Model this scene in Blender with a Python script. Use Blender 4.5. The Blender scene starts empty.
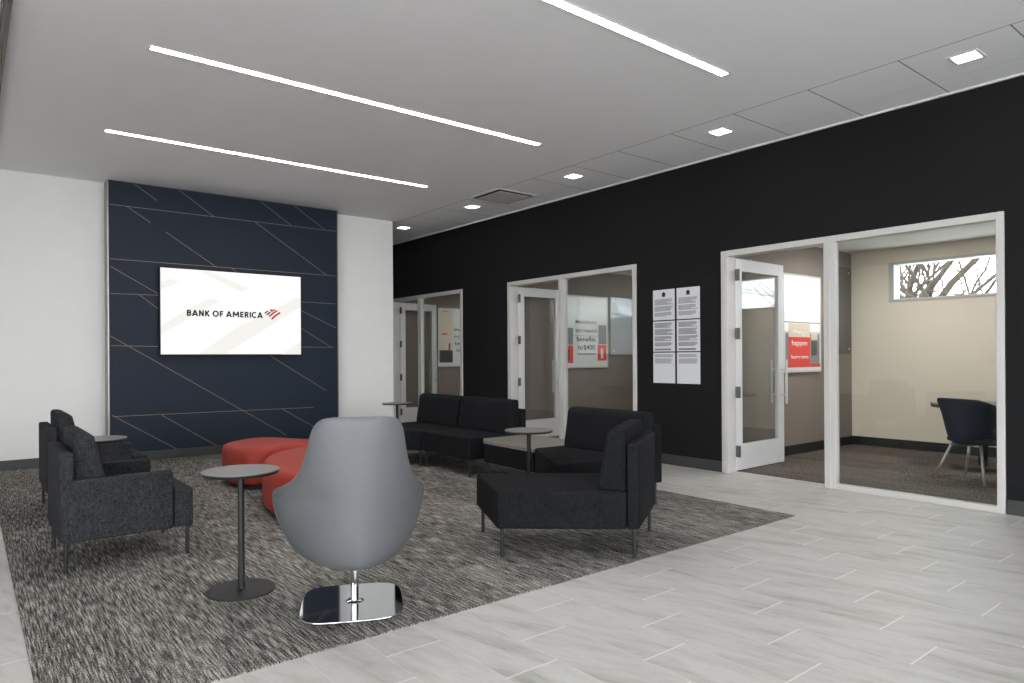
import bpy, bmesh, math, random
from mathutils import Vector, Matrix
random.seed(7)
S = bpy.context.scene
COL = S.collection
PI = math.pi
# ------------------------------------------------------------------ place dimensions (metres)
HC = 3.053            # lobby ceiling
XR = 5.698            # lobby face of the dark wall
WT = 0.15             # dark wall thickness
YB = 8.62             # white wall
YP = 8.424            # face of the navy panel
YC, XC, XL = 2.499, 4.514, 0.18   # carpet edges
XS = 4.797            # where the ceiling tiles begin
XO = 8.72             # outer wall of the offices
HO = 2.40             # office ceiling
CAM = Vector((0, 0, 1.12))
EXPO = 1.29

# ------------------------------------------------------------------ materials
def lin(r, g, b):
    f = lambda c: (c / 255 / 12.92) if c / 255 <= .04045 else ((c / 255 + .055) / 1.055) ** 2.4
    return (f(r), f(g), f(b), 1)

class NT:
    def __init__(s, name):
        s.m = bpy.data.materials.new(name); s.m.use_nodes = True
        s.t = s.m.node_tree; s.b = s.t.nodes['Principled BSDF']; s.out = s.t.nodes['Material Output']
    def n(s, typ, **kw):
        x = s.t.nodes.new(typ)
        for k, v in kw.items(): setattr(x, k, v)
        return x
    def l(s, a, b): s.t.links.new(a, b)
    def put(s, inp, v):
        if hasattr(v, 'is_linked'): s.l(v, inp)
        else: inp.default_value = v
    def M(s, op, a, b=0.0, c=0.0):
        x = s.n('ShaderNodeMath', operation=op)
        s.put(x.inputs[0], a); s.put(x.inputs[1], b); s.put(x.inputs[2], c)
        return x.outputs[0]
    def mix(s, f, a, b):
        x = s.n('ShaderNodeMix', data_type='RGBA')
        s.put(x.inputs[0], f); s.put(x.inputs[6], a); s.put(x.inputs[7], b)
        return x.outputs[2]
    def ramp(s, f, stops):
        x = s.n('ShaderNodeValToRGB'); e = x.color_ramp.elements
        while len(e) < len(stops): e.new(.5)
        for i, (p, c) in enumerate(stops): e[i].position = p; e[i].color = c
        s.put(x.inputs[0], f); return x.outputs[0]
    def noise(s, vec, scale, detail=2, rough=.5):
        x = s.n('ShaderNodeTexNoise'); x.inputs['Scale'].default_value = scale
        x.inputs['Detail'].default_value = detail; x.inputs['Roughness'].default_value = rough
        if vec is not None: s.l(vec, x.inputs['Vector'])
        return x.outputs[0]
    def pos(s): return s.n('ShaderNodeNewGeometry').outputs['Position']
    def obj(s): return s.n('ShaderNodeTexCoord').outputs['Object']
    def xyz(s, v):
        x = s.n('ShaderNodeSeparateXYZ'); s.l(v, x.inputs[0]); return x.outputs
    def vec(s, a, b, c):
        x = s.n('ShaderNodeCombineXYZ'); s.put(x.inputs[0], a); s.put(x.inputs[1], b); s.put(x.inputs[2], c); return x.outputs[0]
    def scale(s, v, k):
        x = s.n('ShaderNodeMapping'); x.inputs['Scale'].default_value = k; s.l(v, x.inputs[0]); return x.outputs[0]
    def bump(s, h, strength=.2, dist=.01):
        x = s.n('ShaderNodeBump'); x.inputs['Strength'].default_value = strength; x.inputs['Distance'].default_value = dist
        s.l(h, x.inputs['Height']); s.l(x.outputs[0], s.b.inputs['Normal'])

def plain(name, col, rough=.6, metal=0., var=.06, scale=6., bump=0., bscale=200., spec=.5):
    k = NT(name)
    n = k.noise(k.obj(), scale, 3)
    d = tuple(c * (1 - var) for c in col[:3]) + (1,); u = tuple(min(1, c * (1 + var)) for c in col[:3]) + (1,)
    k.l(k.mix(n, d, u), k.b.inputs['Base Color'])
    k.b.inputs['Roughness'].default_value = rough; k.b.inputs['Metallic'].default_value = metal
    k.b.inputs['Specular IOR Level'].default_value = spec
    if bump: k.bump(k.noise(k.obj(), bscale, 2), bump, .002)
    return k.m

def emit(name, col, strength):
    k = NT(name); k.b.inputs['Base Color'].default_value = col
    k.b.inputs['Emission Color'].default_value = col; k.b.inputs['Emission Strength'].default_value = strength
    return k.m

def fabric(name, dark, light, thread=300.):
    k = NT(name); o = k.obj()
    a = k.noise(k.scale(o, (thread * .16, thread * .16, thread)), 1., 2, .6)
    b = k.noise(k.scale(o, (thread, thread, thread * .14)), 1., 2, .6)
    m = k.M('ADD', k.M('MULTIPLY', a, .5), k.M('MULTIPLY', b, .5))
    big = k.noise(o, 9., 2)
    f = k.M('ADD', m, k.M('MULTIPLY', k.M('SUBTRACT', big, .5), .12))
    c = k.ramp(f, [(.33, dark), (.69, light)])
    k.l(c, k.b.inputs['Base Color']); k.b.inputs['Roughness'].default_value = .92
    k.b.inputs['Specular IOR Level'].default_value = .12
    k.bump(m, .35, .003)
    return k.m

def glassy(name, tint=(.95, .97, .96, 1), ior=1.5, rough=0.):
    k = NT(name); k.t.nodes.remove(k.b)
    tr = k.n('ShaderNodeBsdfTransparent'); tr.inputs[0].default_value = tint
    gl = k.n('ShaderNodeBsdfGlossy'); gl.inputs['Roughness'].default_value = rough
    fr = k.n('ShaderNodeFresnel'); bf = k.n('ShaderNodeNewGeometry').outputs['Backfacing']
    k.l(k.M('ADD', ior, k.M('MULTIPLY', bf, 1/ior - ior)), fr.inputs[0])
    mx = k.n('ShaderNodeMixShader'); k.l(fr.outputs[0], mx.inputs[0]); k.l(tr.outputs[0], mx.inputs[1]); k.l(gl.outputs[0], mx.inputs[2])
    k.l(mx.outputs[0], k.out.inputs[0]); return k.m

def tile_mat():
    k = NT('porcelain_tile'); x, y, z = k.xyz(k.pos())
    W, L = .2402, .632
    sx = k.M('DIVIDE', k.M('SUBTRACT', x, 1.948), W); strip = k.M('FLOOR', sx); fx = k.M('FRACT', sx)
    yy = k.M('DIVIDE', k.M('SUBTRACT', k.M('SUBTRACT', y, .405), k.M('MULTIPLY', strip, L / 3)), L)
    row = k.M('FLOOR', yy); fy = k.M('FRACT', yy)
    dx = k.M('MULTIPLY', k.M('MINIMUM', fx, k.M('SUBTRACT', 1., fx)), W)
    dy = k.M('MULTIPLY', k.M('MINIMUM', fy, k.M('SUBTRACT', 1., fy)), L)
    gx = k.M('LESS_THAN', dx, .0020); gy = k.M('LESS_THAN', dy, .0032)
    wn = k.n('ShaderNodeTexWhiteNoise', noise_dimensions='2D'); k.l(k.vec(strip, row, 0.), wn.inputs[0])
    rnd = wn.outputs[0]
    tl = k.M('ADD', .12, k.M('MULTIPLY', rnd, .3))
    p2 = k.vec(k.M('ADD', k.M('MULTIPLY', k.M('ADD', x, k.M('MULTIPLY', y, tl)), 9.), k.M('MULTIPLY', rnd, 31.)), k.M('MULTIPLY', y, 2.), k.M('MULTIPLY', rnd, 17.))
    v = k.noise(p2, 1., 9, .70); v2 = k.noise(k.pos(), 90., 3, .7)
    c = k.ramp(v, [(.30, lin(150, 146, 141)), (.44, lin(180, 177, 172)), (.58, lin(196, 193, 189)), (.74, lin(172, 168, 162))])
    c = k.mix(k.M('MULTIPLY', v2, .10), c, lin(130, 125, 119))
    c = k.mix(k.M('MULTIPLY', rnd, .10), c, lin(160, 155, 149))
    c = k.mix(k.M('MULTIPLY', gx, .7), c, lin(205, 202, 196)); c = k.mix(k.M('MULTIPLY', gy, .8), c, lin(224, 221, 215))
    k.l(c, k.b.inputs['Base Color']); k.b.inputs['Specular IOR Level'].default_value = .45
    k.l(k.M('ADD', .36, k.M('MULTIPLY', v, .16)), k.b.inputs['Roughness'])
    return k.m

def carpet_mat(name, cols, streak=(150., 8.), speck=(240., 95.), ws=.52, seed=0.):
    """ribbed loop pile: long thin dashes along y over fine speckle, in square carpet tiles"""
    k = NT(name); p = k.pos(); x, y, z = k.xyz(p)
    wn = k.n('ShaderNodeTexWhiteNoise', noise_dimensions='2D')
    k.l(k.vec(k.M('FLOOR', k.M('DIVIDE', x, .25)), k.M('FLOOR', k.M('DIVIDE', y, 1.0)), seed), wn.inputs[0])
    a = k.noise(k.scale(p, (streak[0], streak[1], 1.)), 1., 2, .55)
    b = k.noise(k.scale(p, (speck[0], speck[1], 1.)), 1., 2, .6)
    g = k.noise(k.scale(p, (14., 2., 1.)), 1., 2, .5)
    f = k.M('ADD', k.M('MULTIPLY', a, ws), k.M('MULTIPLY', b, 1 - ws))
    f = k.M('ADD', f, k.M('MULTIPLY', k.M('SUBTRACT', g, .5), .10))
    f = k.M('ADD', f, k.M('MULTIPLY', k.M('SUBTRACT', wn.outputs[0], .5), .03))
    c = k.ramp(f, [(.39, cols[0]), (.50, cols[1]), (.61, cols[2])])
    k.l(c, k.b.inputs['Base Color']); k.b.inputs['Roughness'].default_value = .97; k.b.inputs['Specular IOR Level'].default_value = .1
    k.bump(f, .5, .006); return k.m

def ceiling_mat():
    k = NT('ceiling_paint'); p = k.pos(); x, y, z = k.xyz(p)
    d1 = k.M('ABSOLUTE', k.M('SUBTRACT', x, XS)); d2 = k.M('ABSOLUTE', k.M('SUBTRACT', x, 5.39))
    fy = k.M('FRACT', k.M('DIVIDE', k.M('SUBTRACT', y, 1.92 - .309), .619))
    dy = k.M('MULTIPLY', k.M('ABSOLUTE', k.M('SUBTRACT', fy, .5)), .619)
    inz = k.M('GREATER_THAN', x, XS)
    l1 = k.M('MULTIPLY', k.M('LESS_THAN', d1, .004), .75)
    l2 = k.M('MULTIPLY', k.M('LESS_THAN', d2, .003), .25)
    l3 = k.M('MULTIPLY', k.M('MULTIPLY', k.M('LESS_THAN', dy, .0045), inz), .75)
    f = k.M('MAXIMUM', k.M('MAXIMUM', l1, l2), l3)
    n = k.noise(p, 3., 3)
    base = k.mix(n, lin(238, 238, 239), lin(243, 243, 244))
    k.l(k.mix(f, base, lin(60, 60, 60)), k.b.inputs['Base Color']); k.b.inputs['Roughness'].default_value = .9
    k.b.inputs['Specular IOR Level'].default_value = .2
    return k.m

MAT = {}
def build_materials():
    m = MAT
    m['tile'] = tile_mat(); m['ceil'] = ceiling_mat()
    m['carpet'] = carpet_mat('striped_carpet', (lin(30, 29, 28), lin(98, 95, 91), lin(184, 179, 173)))
    m['ocarpet'] = carpet_mat('office_carpet', (lin(36, 32, 30), lin(88, 80, 74), lin(150, 140, 131)), (60., 60.), (160., 160.), .5)
    m['white'] = plain('white_wall_paint', lin(230, 228, 224), .85, var=.02)
    m['black'] = plain('black_wall_paint', lin(17, 17, 18), .8, var=.05, spec=.25)
    m['taupe'] = plain('taupe_wall_paint', lin(128, 117, 108), .8, var=.03)
    m['beige'] = plain('beige_wall_paint', lin(230, 217, 200), .85, var=.02)
    m['oceil'] = plain('office_ceiling_paint', lin(215, 213, 209), .9, var=.02)
    m['base'] = plain('charcoal_baseboard', lin(54, 55, 55), .5, var=.05)
    m['obase'] = plain('black_baseboard', lin(26, 26, 26), .5, var=.05)
    m['navy'] = plain('navy_panel', lin(25, 35, 49), .6, var=.05, scale=2., spec=.3)
    m['gold'] = plain('bronze_inlay', lin(140, 124, 105), .5, .4, spec=.5)
    m['edge'] = plain('brushed_edge_trim', lin(150, 145, 138), .35, .7)
    m['frame'] = plain('pale_metal_frame', lin(190, 187, 183), .5, .0, var=.02)
    m['door'] = plain('white_door_paint', lin(204, 203, 202), .5, var=.02)
    m['steel'] = plain('brushed_steel', lin(205, 205, 205), .38, .75)
    m['hinge'] = plain('dark_hinge_metal', lin(110, 108, 105), .4, .8)
    m['chrome'] = plain('polished_chrome', lin(225, 227, 230), .04, 1., var=.01)
    m['blackmetal'] = plain('black_powder_coat', lin(22, 22, 23), .55, .0)
    m['fab_black'] = fabric('black_weave', lin(3, 3, 3), lin(38, 39, 42))
    m['fab_char'] = fabric('charcoal_weave', lin(9, 9, 10), lin(66, 67, 70))
    m['red'] = plain('red_upholstery', lin(156, 48, 33), .65, var=.08, scale=60., bump=.15, bscale=500.)
    m['grey'] = plain('grey_leather', lin(97, 98, 100), .5, var=.04, scale=40., bump=.12, bscale=300.)
    m['laminate'] = plain('grey_laminate', lin(112, 111, 109), .4, var=.05, scale=25.)
    k = NT('pale_oak_laminate'); w = k.noise(k.scale(k.obj(), (4., 70., 4.)), 1., 4, .6)
    k.l(k.ramp(w, [(.3, lin(108, 102, 96)), (.7, lin(144, 138, 131))]), k.b.inputs['Base Color']); k.b.inputs['Roughness'].default_value = .4
    m['oak'] = k.m
    m['navyfab'] = plain('navy_shell', lin(38, 44, 58), .6, var=.06, scale=50.)
    m['paper'] = plain('white_paper', lin(205, 205, 207), .6, var=.01)
    m['ink'] = plain('black_ink', lin(32, 32, 34), .7, var=.02)
    m['greyink'] = plain('grey_ink', lin(96, 96, 98), .7, var=.02)
    m['midink'] = plain('pale_grey_ink', lin(150, 150, 152), .5, var=.02)
    m['poster'] = plain('poster_sheet', lin(214, 214, 212), .25, var=.02)
    m['postred'] = plain('poster_red', lin(214, 62, 50), .3, var=.03)
    m['posttan'] = plain('poster_tan', lin(214, 198, 176), .3, var=.05, scale=30)
    m['postgrey'] = plain('poster_grey', lin(120, 124, 128), .3, var=.25, scale=40)
    m['postdark'] = plain('poster_dark', lin(70, 70, 72), .3, var=.35, scale=50)
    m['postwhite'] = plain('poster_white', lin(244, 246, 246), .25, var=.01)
    m['glass'] = glassy('clear_glass')
    m['board'] = plain('grey_glass_board', lin(150, 155, 162), .06, var=.01, spec=.7)
    m['board_dark'] = plain('dark_glass_board', lin(72, 70, 68), .06, var=.01, spec=.7)
    m['bark'] = plain('grey_brown_bark', lin(72, 62, 54), .9, var=.2, scale=20)
    m['ground_bounce'] = plain('bounce_pavement', lin(218, 218, 217), .95, var=.1)  # unseen ground, colour paled to bounce light up to the lobby ceiling
    m['slot'] = plain('bronze_trim', lin(112, 104, 96), .45, .5)
    m['ventgrey'] = plain('vent_grey', lin(205, 202, 198), .7, var=.03)
    m['dark'] = plain('dark_void', lin(28, 27, 26), .8)
    m['lens'] = emit('linear_lens', (1, .99, .965, 1), 17.)
    m['lens2'] = emit('downlight_lens', (1, .99, .97, 1), 7.)
    m['lens3'] = emit('office_downlight_lens', (1, .98, .95, 1), 125.)
    e = 2 ** -EXPO
    m['screen'] = emit('screen_white', (1, 1, 1, 1), e)
    m['scrband'] = emit('screen_band', lin(244, 242, 237), e)
    m['scrnavy'] = emit('screen_navy', lin(22, 26, 42), e)
    m['scrred'] = emit('screen_red', lin(190, 56, 46), e)
    for q in ('screen', 'scrband', 'scrnavy', 'scrred'):
        m[q].node_tree.nodes['Principled BSDF'].inputs['Base Color'].default_value = (.01, .01, .01, 1); m[q].node_tree.nodes['Principled BSDF'].inputs['Specular IOR Level'].default_value = .2
build_materials()

# ------------------------------------------------------------------ geometry helpers
def obj(name, bm, mat, parent=None, smooth=False, bevel=0., seg=3, loc=None):
    me = bpy.data.meshes.new(name)
    bm.normal_update(); bm.to_mesh(me); bm.free()
    mats = mat if isinstance(mat, (list, tuple)) else [mat]
    for q in mats: me.materials.append(q)
    o = bpy.data.objects.new(name, me); COL.objects.link(o)
    if parent: o.parent = parent
    if loc: o.location = loc
    if bevel:
        b = o.modifiers.new('bevel', 'BEVEL'); b.width = bevel; b.segments = seg; b.limit_method = 'ANGLE'; b.angle_limit = math.radians(35)
        smooth = True
    if smooth:
        for p in me.polygons: p.use_smooth = True
        if bevel: o.modifiers.new('wn', 'WEIGHTED_NORMAL').keep_sharp = True
    return o

def BM(): return bmesh.new()
def box(bm, x0, x1, y0, y1, z0, z1, mi=0):
    vs = [bm.verts.new(p) for p in ((x0,y0,z0),(x1,y0,z0),(x1,y1,z0),(x0,y1,z0),(x0,y0,z1),(x1,y0,z1),(x1,y1,z1),(x0,y1,z1))]
    for f in ((0,3,2,1),(4,5,6,7),(0,1,5,4),(1,2,6,5),(2,3,7,6),(3,0,4,7)):
        bm.faces.new([vs[i] for i in f]).material_index = mi
    return bm
def bx(*a): return box(BM(), *a)
def area2(P): return sum(P[i][0]*P[(i+1)%len(P)][1]-P[(i+1)%len(P)][0]*P[i][1] for i in range(len(P)))
def prism(bm, P, z0, z1, mi=0):
    if area2(P) < 0: P = P[::-1]
    a = [bm.verts.new((x, y, z0)) for x, y in P]; b = [bm.verts.new((x, y, z1)) for x, y in P]
    bm.faces.new(a[::-1]).material_index = mi; t = bm.faces.new(b); t.material_index = mi
    n = len(P)
    for i in range(n): bm.faces.new((a[i], a[(i+1)%n], b[(i+1)%n], b[i])).material_index = mi
    return t
def prism2(P, z0, z1):
    bm = BM(); prism(bm, P, z0, z1); return bm
def cushion(P, z0, z1, crown=.014, inset=.09):
    bm = BM(); t = prism(bm, P, z0, z1)
    bmesh.ops.inset_region(bm, faces=[t], thickness=inset, depth=0)
    for v in t.verts: v.co.z += crown
    return bm
def cyl(bm, x, y, z0, z1, r, n=32, r2=None, mi=0):
    r2 = r if r2 is None else r2
    a = [bm.verts.new((x + r*math.cos(2*PI*i/n), y + r*math.sin(2*PI*i/n), z0)) for i in range(n)]
    b = [bm.verts.new((x + r2*math.cos(2*PI*i/n), y + r2*math.sin(2*PI*i/n), z1)) for i in range(n)]
    bm.faces.new(a[::-1]).material_index = mi; bm.faces.new(b).material_index = mi
    for i in range(n): bm.faces.new((a[i], a[(i+1)%n], b[(i+1)%n], b[i])).material_index = mi
    return bm
def tube(bm, pts, rad, n=10):
    pts = [Vector(p) for p in pts]
    rads = rad if isinstance(rad, (list, tuple)) else [rad]*len(pts)
    rings = []
    for i, p in enumerate(pts):
        d = (pts[min(i+1, len(pts)-1)] - pts[max(i-1, 0)]).normalized()
        u = d.cross(Vector((0, 0, 1)) if abs(d.z) < .95 else Vector((1, 0, 0))).normalized(); v = d.cross(u)
        rings.append([bm.verts.new(p + rads[i]*(math.cos(2*PI*j/n)*u + math.sin(2*PI*j/n)*v)) for j in range(n)])
    for a, b in zip(rings, rings[1:]):
        for j in range(n): bm.faces.new((a[j], a[(j+1)%n], b[(j+1)%n], b[j]))
    bm.faces.new(rings[0][::-1]); bm.faces.new(rings[-1])
    return bm
def thing(name, label, cat, loc=(0,0,0), rz=0, group=None):
    o = bpy.data.objects.new(name, None); COL.objects.link(o); o.location = loc; o.rotation_euler = (0, 0, rz)
    o.empty_display_size = .1
    o['label'] = label; o['category'] = cat
    if group: o['group'] = group
    return o
def tag(o, label, cat, group=None):
    o['label'] = label; o['category'] = cat
    if group: o['group'] = group
    return o
def struct(name, bm, mat, parent=None, **kw):
    o = obj(name, bm, mat, parent, **kw)
    if not parent: o['kind'] = 'structure'
    return o
def sroot(name):
    o = bpy.data.objects.new(name, None); COL.objects.link(o); o['kind'] = 'structure'; return o
def dup(root, loc, rz, label):
    r = root.copy(); COL.objects.link(r); r.location = loc; r.rotation_euler = (0, 0, rz); r['label'] = label
    for ch in list(root.children):
        c = ch.copy(); COL.objects.link(c); c.parent = r
        for g in ch.children:
            d = g.copy(); COL.objects.link(d); d.parent = c
    return r
def text_bm(body, size, bold=0., align='CENTER', width=1.0):
    cu = bpy.data.curves.new('t', 'FONT'); cu.body = body; cu.size = size; cu.align_x = align; cu.offset = bold; cu.space_character = width
    cu.resolution_u = 4
    o = bpy.data.objects.new('t', cu); COL.objects.link(o)
    bpy.context.view_layer.update()
    me = bpy.data.meshes.new_from_object(o.evaluated_get(bpy.context.evaluated_depsgraph_get()))
    bm = BM(); bm.from_mesh(me)
    bpy.data.objects.remove(o); bpy.data.curves.remove(cu); bpy.data.meshes.remove(me)
    return bm
def place(bm, M):
    bmesh.ops.transform(bm, matrix=M, verts=bm.verts); return bm
def thicken(bm, d):
    """give flat lettering a small real thickness"""
    r = bmesh.ops.extrude_face_region(bm, geom=list(bm.faces))
    bmesh.ops.translate(bm, vec=d, verts=[v for v in r['geom'] if isinstance(v, bmesh.types.BMVert)])
    return bm
def quad_slab(bm, P, n, t, mi=0):
    """four points plus a thickness along n"""
    n = Vector(n) * t
    a = [bm.verts.new(Vector(p)) for p in P]; b = [bm.verts.new(Vector(p) + n) for p in P]
    bm.faces.new(a[::-1]).material_index = mi; bm.faces.new(b).material_index = mi
    for i in range(4): bm.faces.new((a[i], a[(i+1)%4], b[(i+1)%4], b[i])).material_index = mi

# ------------------------------------------------------------------ room shell
LX, BY, FY = -4.0, -7.0, 13.0
bm = bx(LX, XR + WT, BY, FY, -.10, 0); struct('floor', bm, MAT['tile'])
c = obj('carpet', prism2([(XL, YC), (XC, YC), (XC, YB - .016), (3.83, YB - .016), (3.83, YP - .016), (1.18, YP - .016), (1.18, YB - .016), (XL, YB - .016)], .0005, .006), MAT['carpet'])
tag(c, 'grey and black striped carpet set into the tile floor under the lounge seating', 'carpet')
struct('floor_office', bx(XR + WT, XO, 0.2, FY, -.10, .004), MAT['ocarpet'])
bm = BM(); box(bm, LX, XR, BY, FY, HC, HC + .12); struct('ceiling', bm, MAT['ceil'])
struct('ceiling_office', bx(XR + WT, XO, .2, FY, HO, HO + .1), MAT['oceil'])
# white wall with a free end, corridor behind it
struct('wall_back', bx(LX, 4.738, YB, YB + .22, 0, HC), MAT['white'])
struct('wall_corridor', bx(LX, XR, FY - .1, FY, 0, HC), MAT['white'])
# dark wall with three glazed openings
OPEN = [(1.588, 3.885), (4.955, 7.205), (8.28, 10.40)]
FT = 2.125
bm = BM(); ys = [BY] + [v for o in OPEN for v in o] + [FY]
for i in range(0, len(ys), 2): box(bm, XR, XR + WT, ys[i], ys[i+1], 0, FT)
box(bm, XR, XR + WT, BY, FY, FT, HC)
struct('wall_right', bm, MAT['black'])
struct('trim_1', bx(XR - .022, XR, BY, FY, HC - .014, HC), MAT['oceil'])       # pale ceiling angle
bm = BM()
for i in range(0, len(ys), 2): box(bm, XR - .014, XR, ys[i], ys[i+1], 0, .105)
struct('baseboard_right', bm, MAT['base'], bevel=.004)
bm = BM(); box(bm, LX, 1.19, YB - .014, YB, 0, .105); box(bm, 3.815, 4.738, YB - .014, YB, 0, .105); box(bm, 4.738, 4.752, YB - .014, YB + .22, 0, .105)
struct('baseboard_back', bm, MAT['base'], bevel=.004)
# ceiling trim by the left glazing
bm = BM(); box(bm, .186, .204, BY, YB, HC - .03, HC); box(bm, .160, .168, BY, YB, HC - .02, HC)
struct('trim_2', bm, MAT['slot'])
# glazed walls left and behind the viewer: openings with mullions
bm = BM()
def storefront(axis, c0, a0, a1, n):
    def b(p0, p1, z0, z1):
        if axis == 'x': box(bm, c0 - .12, c0, p0, p1, z0, z1)
        else: box(bm, p0, p1, c0 - .12, c0, z0, z1)
    b(a0, a1, 0, .12); b(a0, a1, 2.85, HC)
    for i in range(n + 1):
        p = a0 + (a1 - a0) * i / n; b(p - .04, p + .04, .12, 2.85)
storefront('x', LX, BY, 1.0, 7); struct('wall_left', bm, MAT['frame'])
struct('wall_left_solid', bx(LX - .12, LX, 1.04, YB, 0, HC), MAT['white'])
bm = BM(); storefront('y', BY, LX, XR, 7); struct('wall_front', bm, MAT['frame'])
struct('wall_corridor_left', bx(LX - .1, LX, YB + .22, FY, 0, HC), MAT['white'])
# office partitions
struct('wall_office_near', bx(XR + WT, XO, .1, .2, 0, HC), MAT['taupe'])
struct('wall_office_mid', bx(XR + WT, XO, 4.06, 4.18, 0, HC), MAT['taupe'])
struct('wall_office_far', bx(XR + WT, XO, 7.30, 7.42, 0, HC), MAT['taupe'])
struct('wall_office_end', bx(XR + WT, XO, 10.55, 10.67, 0, HC), MAT['taupe'])
WIN = [(.75, 3.61), (4.7, 6.95), (7.9, 10.2)]
WZ0, WZ1 = 1.755, 2.235
bm = BM(); wy = [0.1] + [v for o in WIN for v in o] + [FY]
box(bm, XO, XO + .2, .1, FY, 0, WZ0); box(bm, XO, XO + .2, .1, FY, WZ1, HC)
for i in range(0, len(wy), 2): box(bm, XO, XO + .2, wy[i], wy[i+1], WZ0, WZ1)
struct('wall_outer', bm, MAT['beige'])
bm = BM(); box(bm, XO - .014, XO, .2, 4.06, 0.004, .11); box(bm, XO - .014, XO, 4.18, 7.3, .004, .11)
for y in (4.06, 7.30, 10.55): box(bm, XR + WT, XO - .02, y - .014, y, 0.004, .11)
struct('baseboard_office', bm, MAT['obase'])
for i, (y0, y1) in enumerate(WIN):
    r = sroot('window_%d' % (i + 1))
    bm = BM(); x0, x1 = XO - .012, XO + .16
    box(bm, x0, x1, y0, y0 + .06, WZ0, WZ1); box(bm, x0, x1, y1 - .06, y1, WZ0, WZ1)
    box(bm, x0, x1, y0 + .06, y1 - .06, WZ0, WZ0 + .035); box(bm, x0, x1, y0 + .06, y1 - .06, WZ1 - .035, WZ1)
    obj('window_frame', bm, MAT['frame'], r, bevel=.004)
    obj('pane', bx(XO + .13, XO + .136, y0 + .06, y1 - .06, WZ0 + .035, WZ1 - .035), MAT['glass'], r)
for (py, lab) in ((2.70, 'small pale switch plate on the near office wall, left of the pair'), (2.57, 'small pale switch plate on the near office wall, right of the pair')):
    t = thing('switch_plate', lab, 'switch', (XO, py, 1.02), 0, 'switch plates on the office wall')
    obj('plate', bx(-.008, -.0005, -.04, .04, 0, .10), MAT['beige'], t, bevel=.002); obj('rocker', bx(-.011, -.008, -.016, .016, .025, .075), MAT['beige'], t)
# outside
struct('ground', bx(-40, 60, -40, 60, -.30, -.2), MAT['ground_bounce'])

# glazed fronts: frame + sidelight pane (window_4..6), leaf (door_1..3)
def glazed_front(n, y0, y1, ym, ang, leafw, hinges):
    """y1 = hinge jamb (far side), ym = mullion centre, y0 = near jamb"""
    r = sroot('window_%d' % n)
    xa, xb = XR - .018, XR + .13
    bm = BM()
    box(bm, xa, xb, y1 - .07, y1 - .001, 0, FT - .001); box(bm, xa, XR + .045, y0 + .001, y0 + .05, 0, FT - .001)
    box(bm, xa, XR + .045, ym - .05, ym + .05, 0, FT - .055); box(bm, xa, xb, ym, y1 - .07, FT - .055, FT - .001); box(bm, xa, XR + .045, y0 + .05, ym, FT - .055, FT - .001)
    box(bm, xa, XR + .045, y0 + .05, ym - .05, 0, .045)
    # stops seen as fine lines along the members
    box(bm, xa - .008, xa, y1 - .045, y1 - .035, 0, FT - .055); box(bm, xa - .008, xa, ym - .006, ym + .006, 0, FT - .055)
    obj('glazing_frame', bm, MAT['frame'], r, bevel=.004)
    obj('pane', bx(XR + .018, XR + .026, y0 + .05, ym - .05, .045, FT - .055), MAT['glass'], r)
    d = sroot('door_%d' % (n - 3)); hy = y1 - .078
    d.location = (XR + .115, hy, 0); d.rotation_euler = (0, 0, ang)
    # leaf along local -y when shut; opens inwards round the jamb
    W, T, Z0, Z1 = leafw, .045, .012, 2.064
    bm = BM(); st = .105
    box(bm, 0, T, -W, -W + st, Z0, Z1); box(bm, 0, T, -st, 0, Z0, Z1)
    box(bm, 0, T, -W + st, -st, Z0, Z0 + .25); box(bm, 0, T, -W + st, -st, Z1 - .12, Z1)
    obj('leaf', bm, MAT['door'], d, bevel=.003)
    obj('pane', bx(T/2 - .004, T/2 + .004, -W + st, -st, Z0 + .25, Z1 - .12), MAT['glass'], d)
    for sx in (-1, 1):
        xh = T/2 + sx * (T/2 + .06)
        bm = BM(); tube(bm, [(xh, -W + .06, .62), (xh, -W + .06, 1.08)], .013)
        for z in (.715, .975): tube(bm, [(T/2 + sx*T/2, -W + .06, z), (xh, -W + .06, z)], .009)
        obj('handle', bm, MAT['steel'], d, smooth=False)
    for z in hinges:
        bm = BM(); cyl(bm, -.008, .004, z - .055, z + .055, .011, 12); box(bm, 0, T, -.001, .004, z - .055, z + .055)
        box(bm, -.045, -.012, .0, .012, z - .055, z + .055)
        obj('hinge', bm, MAT['hinge'], d)
    bm = BM(); tube(bm, [(T/2, -.32, Z1 - .02), (T/2 + .02, -.32, Z1 + .012)], .012)
    obj('closer', bm, MAT['steel'], d)
    return r, d
glazed_front(4, OPEN[0][0], OPEN[0][1], 2.828, math.radians(91), .89, (.2, .77, 1.335, 1.90))
glazed_front(5, OPEN[1][0], OPEN[1][1], 6.143, math.radians(91), .785, (.2, .79, 1.35, 1.91))
glazed_front(6, OPEN[2][0], OPEN[2][1], 9.485, math.radians(95), .77, (.2, .79, 1.355, 1.93))

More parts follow.
